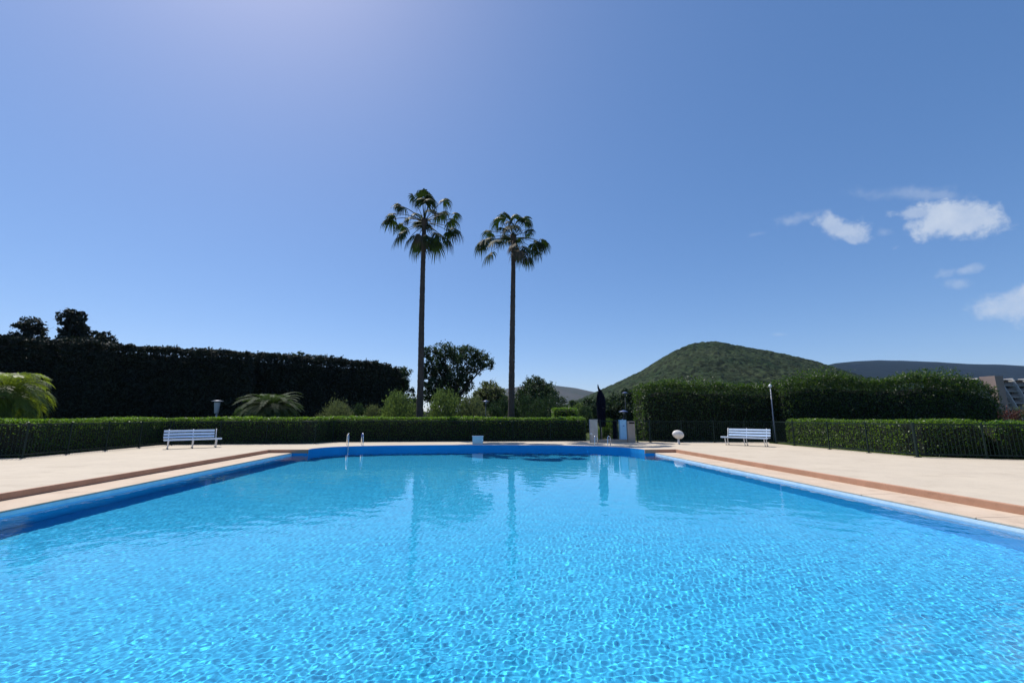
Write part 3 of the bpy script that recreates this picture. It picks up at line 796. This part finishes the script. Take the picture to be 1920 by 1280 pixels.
# feather palm (far left) and cycad
def feather_palm(name, loc, trunk_h, trunk_r, n_fr, length, mat, label, cat, seed, el0=80, el1=-15, droop=.55, leafl=.38, arch=1.0, lw=.007, nl=44):
    root = tag(empty(name, (loc[0], loc[1], 0)), label, cat)
    r = random.Random(seed)
    mb = MB(); mb.tube([(0, 0, 0), (0, 0, trunk_h * .5), (0, 0, trunk_h)], [trunk_r * 1.1, trunk_r, trunk_r * 1.2], 12); mb.build('trunk', M['bark'], root, True)
    for i in range(n_fr):
        u = (i + .5) / n_fr; el = R(el0 + (el1 - el0) * u + r.uniform(-6, 6)); az = i * 2.39996
        h = Vector((math.cos(az), math.sin(az), 0)); L = length * r.uniform(.85, 1.1)
        pts = []; p = Vector((0, 0, trunk_h)); e = el
        for k in range(11):
            pts.append(p.copy()); p = p + (h * math.cos(e) + Vector((0, 0, math.sin(e)))) * L / 10; e -= R(9.0 * arch) * (1 + k * .08)
        mb = MB(); mb.tube(pts, [.03 * (1 - .08 * k) for k in range(11)], 4, False)
        for k in range(nl):
            t = .12 + .88 * k / (nl - 1); f_ = t * 10; j = min(int(f_), 9); q = pts[j].lerp(pts[j + 1], f_ - j); ax_ = (pts[j + 1] - pts[j]).normalized()
            sd = ax_.cross(Vector((0, 0, 1))).normalized() if abs(ax_.z) < .98 else Vector((-h.y, h.x, 0))
            up = sd.cross(ax_)
            ll = leafl * length * (.35 + .65 * math.sin(math.pi * min(.95, t * .9 + .08))) * r.uniform(.85, 1.1)
            for s in (-1, 1):
                d = (sd * s * .85 + ax_ * .65 + up * .25 + Vector((0, 0, -droop * .4))).normalized()
                w = ax_ * lw * length
                m_ = q + d * ll * .55; e_ = q + d * ll * .95 + Vector((0, 0, -droop * ll * .4))
                b0 = len(mb.v); mb.v += [tuple(q - w * .6), tuple(q + w * .6), tuple(m_ + w), tuple(m_ - w), tuple(e_)]
                mb.f += [(b0, b0 + 1, b0 + 2, b0 + 3), (b0 + 3, b0 + 2, b0 + 4)]
        mb.build('frond', mat, root)
    return root
c = at(8, 742, 21.5)
feather_palm('feather_palm', (c.x, c.y), c.z, .30, 54, 2.0, M['featherleaf'], 'bright yellow green feathery palm at the left edge', 'palm', 3, el0=88, el1=-35, droop=.7, arch=1.0, nl=30, lw=.009)
c = at(508, 762, 29.5)
feather_palm('cycad', (c.x, c.y), c.z - .1, .22, 84, 2.3, M['cycadleaf'], 'wide low cycad with arching fronds before the dark hedge', 'cycad', 4, el0=58, el1=-8, droop=.35, leafl=.19, arch=.7, lw=.006, nl=52)

# ------------------------------------------------------------------ fences
bar_me = None
def fence(name, posts, label, big=(), h=1.22, skip=()):
    """posts: list of (x, y); every post, rail and bar is its own part"""
    global bar_me
    x0, y0 = posts[0]
    root = tag(empty(name, (x0, y0, 0)), label, 'fence')
    if bar_me is None:
        mb = MB().box(-.006, .006, -.006, .006, 0, 1.08); t = mb.build('bar', M['fence'], root); bar_me = t.data
        bpy.data.objects.remove(t)
    pm = None
    for i, (x, y) in enumerate(posts):
        s = .038 if i in big else .024
        mb = MB().box(-s, s, -s, s, 0, h + .05, .006); mb.box(-s - .04, s + .04, -s - .04, s + .04, 0.001, .02)
        if i in big or pm is None:
            o = mb.build('post', M['fence'], root)
            if i not in big: pm = o.data
        else: o = linkme('post', pm, root)
        o.location = (x - x0, y - y0, 0)
    for i in range(len(posts) - 1):
        if i in skip: continue
        a, b_ = Vector((*posts[i], 0)), Vector((*posts[i + 1], 0)); d = b_ - a; L = d.length; rz = math.atan2(d.y, d.x)
        loc = a - Vector((x0, y0, 0))
        for z in (.10, h - .04):
            mb = MB().box(.04, L - .04, -.015, .015, z, z + .04); o = mb.build('rail', M['fence'], root); o.location = loc; o.rotation_euler = (0, 0, rz)
        n = int(L / .115)
        for k in range(1, n):
            o = linkme('bar', bar_me, root); o.location = loc + d * (k / n) + Vector((0, 0, .12)); o.rotation_euler = (0, 0, rz)
    return root
fence('metal_fence', [(-26.5, 14.9), (-24.6, 15.4), (-22.7, 15.85), (-20.7, 16.3), (-18.6, 16.75), (-16.25, 17.24), (-16.22, 18.9), (-16.15, 20.6), (-16.08, 22.4), (-16.0, 24.25)],
      'dark green metal fence before the left hedge, beside the left bench')
fence('metal_fence', [(-15.9, 24.32), (-13.6, 24.5), (-11.3, 24.7), (-8.75, 24.75), (-8.25, 26.2), (-5.1, 26.55), (-2.6, 26.5), (-.1, 26.42), (2.4, 26.35), (4.7, 26.25), (6.85, 26.1)],
      'dark metal fence along the long hedge at the far end')
fence('metal_fence', [(9.62, 24.75), (10.35, 24.6), (12.1, 24.2), (13.9, 23.9), (15.6, 23.6), (17.05, 23.2)], 'dark metal fence between the gate and the right bench, behind the round lamp', big=(1,))
fence('metal_fence', [(16.75, 22.6), (16.45, 20.9), (16.25, 18.5), (16.3, 16.6), (16.42, 14.75), (18.3, 14.0), (20.4, 13.15), (22.6, 12.25), (24.8, 11.35)],
      'dark metal fence before the low hedge on the right side of the deck', big=(4,))

# ------------------------------------------------------------------ benches
def bench(loc, rz, label, a=.0, b=.26):
    root = tag(empty('park_bench', loc, rz), label, 'bench', 'white slatted benches on the deck')
    L = 1.12                                              # half length; x along the bench, -y is the front
    sm = None
    for k in range(4):                                    # seat slats
        y = -.40 + k * .115
        mb = MB().box(-L, L, y, y + .095, .425 - .008 * k, .450 - .008 * k, .006); o = mb.build('seat_slat', M['bluewhite'], root)
    MB().box(-L, L, -.425, -.403, .375, .452, .006).build('seat_slat', M['bluewhite'], root)
    for k in range(3):                                    # backrest slats
        z = .485 + k * .137; y = .078 + k * .040
        mb = MB().box(-L + a, L - b, -.0125, .0125, 0, .090, .005); o = mb.build('back_slat', M['bluewhite'], root)
        o.location = (0, y, z); o.rotation_euler = (-R(16), 0, 0)
    for x in (-.93, 0, .93):
        fr = MB()
        fr.tube([(x, -.38, .412), (x, -.10, .405), (x, .06, .40), (x, .12, .55), (x, .215, .88)], .017, 8).build('bracket', M['white'], root, True)
        for s, pts in ((0, [(x, -.36, .41), (x, -.33, .25), (x, -.27, .08), (x, -.22, .015)]), (1, [(x, .02, .40), (x, .02, .22), (x, .09, .07), (x, .14, .015)])):
            o = MB().tube(pts, [.022, .019, .019, .022], 8).build('leg', M['white'], root, True)
            e = pts[-1]; MB().box(e[0] - .03, e[0] + .03, e[1] - .035, e[1] + .035, 0.001, .03, .006).build('foot', M['blackrubber'], o)
    return root
bench((14.15, 21.35, 0), math.atan2(-1.78, 1.42), 'white slatted bench on the right, in front of the leaning lamp post', .24, .0)
bench((-13.55, 22.2, 0), R(37), 'white slatted bench on the left, in front of the clipped hedge')

# ------------------------------------------------------------------ pool side things
def ladder(loc, rz, label, blue=False, gap=.62, h=.72):
    root = tag(empty('pool_ladder', loc, rz), label, 'ladder', 'steel pool ladders')
    for s in (-1, 1):                                      # local -y points into the pool
        x = s * gap / 2
        pts = [(x, .30, 0), (x, .30, h * .70), (x, .27, h * .88), (x, .19, h * .98), (x, .08, h), (x, -.01, h * .93), (x, -.07, h * .72), (x, -.08, 0), (x, -.08, -1.2)]
        pts = [(p[0], p[1], p[2]) for p in pts]
        o = MB().tube(pts, .021, 10).build('handrail', M['steel'], root, True)
        MB().lathe([(.045, 0.001), (.045, .012), (.028, .02)], 12, (x, .30, 0)).build('flange', M['steel'], o)
        if blue and s > 0: MB().tube(pts[1:5], .03, 10).build('blue_sleeve', M['blueplastic'], root, True)
    for k in range(3):
        z = -.35 - .27 * k
        MB().box(-gap / 2 + .01, gap / 2 - .01, -.12, -.04, z, z + .025, .005).build('step', M['steel'], root)
    return root
ladder((-6.05, 22.84, 0), R(27), 'steel pool ladder left of the palms, one rail wrapped in blue', True, gap=.72, h=.62)
ladder((6.55, 21.72, 0), R(-38), 'thin steel pool ladder near the cream gate pillar', False, gap=.70, h=.50)

# white block at the pool edge
r_ = empty('starting_block', (.22, 23.75, 0)); tag(r_, 'white block standing at the middle of the far pool edge', 'block')
MB().box(-.29, .29, -.2, .2, .001, .40, .012).build('body', material('block_white', (.62, .72, .76), .6, color2=(.54, .65, .70), scale=4), r_)
MB().box(-.31, .31, -.22, .22, .403, .44, .012).build('top_slab', M['white'], r_)

# drain covers / dark feet on the deck near the fence are part of the posts; round lamp
root = tag(empty('garden_lamp', (11.15, 22.72, 0), R(8)), 'white egg shaped pod lamp on a short stem before the dark fence', 'lamp')
n_, m_ = 24, 14; v, f = [], []
for i in range(m_ + 1):
    th = math.pi * i / m_
    for k in range(n_):
        a = 2 * math.pi * k / n_
        sq = .94 + .06 * math.cos(2 * a)
        v.append((.335 * math.cos(th) * 1.0, .22 * math.sin(th) * math.cos(a) * sq, .515 + (.235 * math.sin(th) * math.sin(a)) + .03 * math.cos(th)* -1))
for i in range(m_):
    for k in range(n_): f.append((i * n_ + k, i * n_ + (k + 1) % n_, (i + 1) * n_ + (k + 1) % n_, (i + 1) * n_ + k))
link('shell', v, f, M['ivory'], root, True)
MB().lathe([(.085, 0.001), (.075, .03), (.06, .05), (.055, .34)], 14).build('stem', M['ivory'], root, True)

# gate group --------------------------------------------------------
GY = 24.75
root = tag(empty('gate_pillar', (7.0, GY, 0)), 'cream rendered pillar at the end of the long hedge by the gate', 'pillar')
MB().box(-.19, .20, -.18, .18, .001, 1.27, .012).build('shaft', M['cream'], root)
MB().box(-.21, .22, -.20, .20, 1.272, 1.315, .012).build('cap', M['cream'], root)
root = tag(empty('tap_post', (6.62, GY - .55, 0)), 'thin standpipe with a white tap beside the cream pillar', 'standpipe')
MB().tube([(0, 0, .001), (0, 0, 1.28)], .022, 8).build('pipe', M['lampgrey'], root, True)
MB().tube([(0, 0, .50), (.09, -.03, .52), (.13, -.03, .47)], [.03, .035, .03], 8).build('tap', M['white'], root, True)
root = tag(empty('low_wall', (8.3, GY - .15, 0)), 'low beige wall under the gate and the blue shower column', 'wall')
MB().box(-1.08, .62, -.12, .12, .001, .17, .012).build('wall_body', M['beige'], root)
root = tag(empty('metal_gate', (7.42, GY, 0)), 'dark metal gate standing behind the closed parasol pole', 'gate')
for x in (0, 1.0): MB().box(x - .04, x + .04, -.04, .04, .001, 1.3, .008).build('gate_post', M['fence'], root)
for z in (.12, 1.2): MB().box(.042, .958, -.02, .02, z, z + .05).build('rail', M['fence'], root)
for k in range(8):
    o = linkme('bar', bar_me, root); o.location = (.14 + k * .105, 0, .14)
MB().box(.74, .955, .022, .04, .17, 1.2).build('lock_panel', M['navy'], root)
root = tag(empty('shower_column', (8.76, GY - .02, 0)), 'light blue tiled shower column between the gate and the beige block', 'shower')
MB().box(-.21, .19, -.13, .13, .172, 1.29, .01).build('column', M['skyblue'], root)
MB().box(-.04, .05, -.15, -.131, .93, .97).build('push_plate', M['blueplastic'], root)
MB().tube([(0, .0, 1.29), (0, 0, 1.34)], .03, 8).build('stub_pipe', M['steel'], root, True)
root = tag(empty('service_block', (9.22, GY, 0)), 'beige rendered block with a dark plate right of the shower column', 'block')
MB().box(-.24, .22, -.2, .2, .001, 1.21, .012).build('body', M['beige'], root)
MB().box(-.13, .19, -.215, -.201, 1.07, 1.16).build('plate', M['navy'], root)

# closed parasol
root = tag(empty('closed_parasol', (7.72, 25.55, 0)), 'closed dark navy parasol standing tall beside the gate', 'parasol')
MB().lathe([(.34, .001), (.34, .07), (.06, .09), (.05, .2)], 16).build('base', M['blackrubber'], root, True)
MB().tube([(0, 0, .05), (0, 0, 3.1)], .028, 8).build('pole', M['lampgrey'], root, True)
rr = random.Random(5); v, f = [], []
prof = [(.02, 3.42, -.13), (.06, 3.22, -.10), (.09, 3.05, -.02), (.15, 2.9, 0), (.22, 2.6, .03), (.24, 2.2, .03), (.23, 1.8, .02), (.22, 1.45, .03), (.20, 1.15, .04), (.21, .95, .05), (.15, .86, .05)]
n = 24
for r0, z, dx in prof:
    for k in range(n):
        a = 2 * math.pi * k / n; q = r0 * (1 + .20 * math.cos(8 * a + z) + rr.uniform(-.06, .06)); v.append((dx + q * math.cos(a), q * math.sin(a) * .8, z + rr.uniform(-.02, .02)))
for i in range(len(prof) - 1):
    for k in range(n): f.append((i * n + k, i * n + (k + 1) % n, (i + 1) * n + (k + 1) % n, (i + 1) * n + k))
f.append(tuple(range(n)))
link('folded_canopy', v, f, M['navy'], root, True)
MB().tube([(.03, -.21, 2.0), (.14, -.19, 1.99), (.26, -.05, 2.0)], .018, 5).build('strap', M['blackrubber'], root)

# garden lamps
def saucer_lamp(loc, h, label, r=.28, group='blue saucer lamps in the garden'):
    root = tag(empty('saucer_lamp', (loc[0], loc[1], 0)), label, 'lamp', group)
    MB().tube([(0, 0, 0.001), (0, 0, h - .16)], .022, 8).build('pole', M['darkpole'], root, True)
    MB().lathe([(.05, h - .16), (.07, h - .13), (.08, h - .05), (.06, h - .04)], 12).build('lamp_glass', M['glass'], root, True)
    MB().lathe([(r, h - .035), (r * .95, h - .01), (r * .4, h + .05), (.03, h + .08)], 20).build('lamp_shade', M['lampblue'], root, True)
p = at(911, 752, 31); saucer_lamp(p, p.z, 'thin garden lamp between the palms, before the dark shrubs', .22)
p = at(1169, 771, 27.5); saucer_lamp(p, p.z, 'low lamp with a blue saucer shade above the shower column', .32)
p = at(1171.5, 736, 40); saucer_lamp(p, p.z, 'taller lamp with a blue shade among the distant trees', .30)
p = at(408, 751, 28)
root = tag(empty('lantern_post', (p.x, p.y, 0)), 'grey lantern post with a flat cap before the cypress hedge', 'lamp')
MB().tube([(.04, 0, 0.001), (.03, 0, p.z - .75)], .05, 8).build('pole', M['lampgrey'], root, True)
for a, b_ in ((-.09, -.17), (.12, .17)): MB().tube([(a, 0, p.z - .80), (b_, 0, p.z - .06)], .018, 6).build('bracket', M['lampgrey'], root, True)
MB().lathe([(.09, p.z - .78), (.10, p.z - .74), (.17, p.z - .12), (.16, p.z - .08)], 14).build('lamp_glass', M['glass'], root, True)
MB().lathe([(.34, p.z - .05), (.35, p.z - .03), (.16, p.z + .02), (.03, p.z + .04)], 18).build('cap', M['lampgrey'], root, True)
pt, pb = at(1440.5, 723, 25.0), at(1450, 806, 24.6)
root = tag(empty('lamp_post', (pb.x + .05, 24.6, 0)), 'tall slim white lamp post rising behind the right bench', 'lamp post')
MB().tube([(0, 0, 0.001), (pt.x - pb.x, .3, pt.z - .12)], [.045, .032], 8).build('pole', M['lampgrey'], root, True)
MB().lathe([(.05, -.12), (.085, -.08), (.09, .02), (.05, .07), (.02, .1)], 12, (pt.x - pb.x, .3, pt.z)).build('lamp_head', M['white'], root, True)

# shrubs seen through the gate and filling the garden behind the long hedge
S('leafy_shrub', 1118, 1162, 790, 28.5, M['tallleaf'], 'green leafy shrub seen through the dark gate', 74, leaf=.11, n=4500)
for i, (a, b_, t, Yd, mt, lb) in enumerate(((860, 925, 752, 36, 'greyleaf', 'wide olive shrub behind the thin lamp between the palms'), (925, 965, 748, 42, 'treeleaf', 'dark rounded shrub behind the right palm trunk, to its left'),
        (965, 1010, 742, 44, 'treeleaf', 'tall dark shrub to the right of the right palm trunk'), (1005, 1060, 744, 45, 'treeleaf', 'broad dark shrub behind the small bright hedge block'), (1060, 1110, 762, 46, 'lightleaf', 'pale low shrub between the bright hedge block and the parasol'),
        (640, 700, 764, 34, 'treeleaf', 'low dark shrub filling the space right of the round grey one'), (756, 800, 748, 38, 'treeleaf', 'dark shrub hidden behind the left palm trunk'), (430, 470, 772, 31, 'treeleaf', 'small dark shrub left of the cycad'))):
    S('garden_shrub', a, b_, t, Yd, M[mt], lb, 80 + i, leaf=.17, n=4200)

# ------------------------------------------------------------------ apartment block far right
AY = 120.0
def ax_(px): return at(px, 720, AY).x
gz = lambda py: at(1880, py, AY).z
M['facade'] = material('facade_brown', (.22, .18, .16), .9, color2=(.18, .15, .14), scale=.4)
M['slabw'] = material('facade_pale', (.42, .40, .38), .8)
M['fin'] = material('facade_white', (.50, .48, .46), .7)
M['window'] = material('window_glass', (.03, .035, .05), .12, spec=.8)
X0 = ax_(1832)
root = tag(empty('apartment_block', (X0, AY, 0)), 'stepped grey apartment block with white slanting fins at the right edge', 'building')
def lx(px): return ax_(px) - X0
# stepped terraces: each storey a little further back
levels = 7; ztop = gz(709); st = ztop / levels
bays = [(lx(1836), lx(1857), 0), (lx(1876), lx(1897), .6), (lx(1901), lx(1922), .6), (lx(1928), lx(1950), .6), (lx(1955), lx(1980), .6)]
for i in range(levels):
    MB().box(lx(1834), lx(1982), i * .55 + 1.2, 16, i * st, (i + 1) * st - .004).build('wall', M['facade'], root)
    for (a, b_, q) in bays:
        MB().box(a, b_, i * .55 - .2, i * .55 + 1.19, (i + 1) * st - .28, (i + 1) * st - .08).build('balcony_slab', M['slabw'], root)
        if i < levels: MB().box(a, b_, i * .55 - .2, i * .55 - .1, (i) * st - .07, i * st + .72).build('parapet', M['facade'], root)
        k = int((b_ - a) / 1.9)
        for j in range(k):
            w0 = a + .35 + j * (b_ - a - .5) / k
            MB().box(w0, w0 + 1.2, i * .55 + 1.15, i * .55 + 1.198, i * st + .3, i * st + 1.75).build('window', M['window'], root)
MB().box(lx(1859), lx(1874), -1.2, 3.0, 0, gz(705)).build('stair_tower', material('facade_rose', (.30, .22, .19), .9, color2=(.25, .19, .17), scale=.3), root)
for px in (1836, 1857, 1876, 1898, 1924, 1952):
    a = lx(px); v = []
    for x in (a - .13, a + .13): v += [(x, -1.6, 0), (x, 1.5, 0), (x, 5.5, gz(707)), (x, 3.0, gz(707))]
    link('fin', v, [(0, 1, 2, 3), (7, 6, 5, 4), (0, 4, 5, 1), (1, 5, 6, 2), (2, 6, 7, 3), (3, 7, 4, 0)], M['fin'], root)
MB().box(lx(1843), lx(1857), 7, 12, ztop, gz(703.5)).build('roof_house', M['fin'], root)
MB().box(lx(1908), lx(1925), 7, 12, ztop, gz(704)).build('roof_house', M['fin'], root)
MB().tube([(lx(1913), 8, gz(704)), (lx(1913), 8, gz(701))], .3, 6).build('chimney', M['slabw'], root)

# ------------------------------------------------------------------ air
hz = bpy.data.materials.new('haze'); hz.use_nodes = True
nt = hz.node_tree; nt.nodes.clear()
pv = nt.nodes.new('ShaderNodeVolumePrincipled'); pv.inputs['Density'].default_value = HAZE
pv.inputs['Color'].default_value = (.42, .60, 1.0, 1); pv.inputs['Anisotropy'].default_value = .2
mo = nt.nodes.new('ShaderNodeOutputMaterial'); nt.links.new(pv.outputs[0], mo.inputs['Volume'])
hb = MB().box(-6100, 6100, -6100, 6100, -6, 420).build('haze', hz); hb['kind'] = 'stuff'; hb['label'] = 'thin blue haze that pales the far hills'
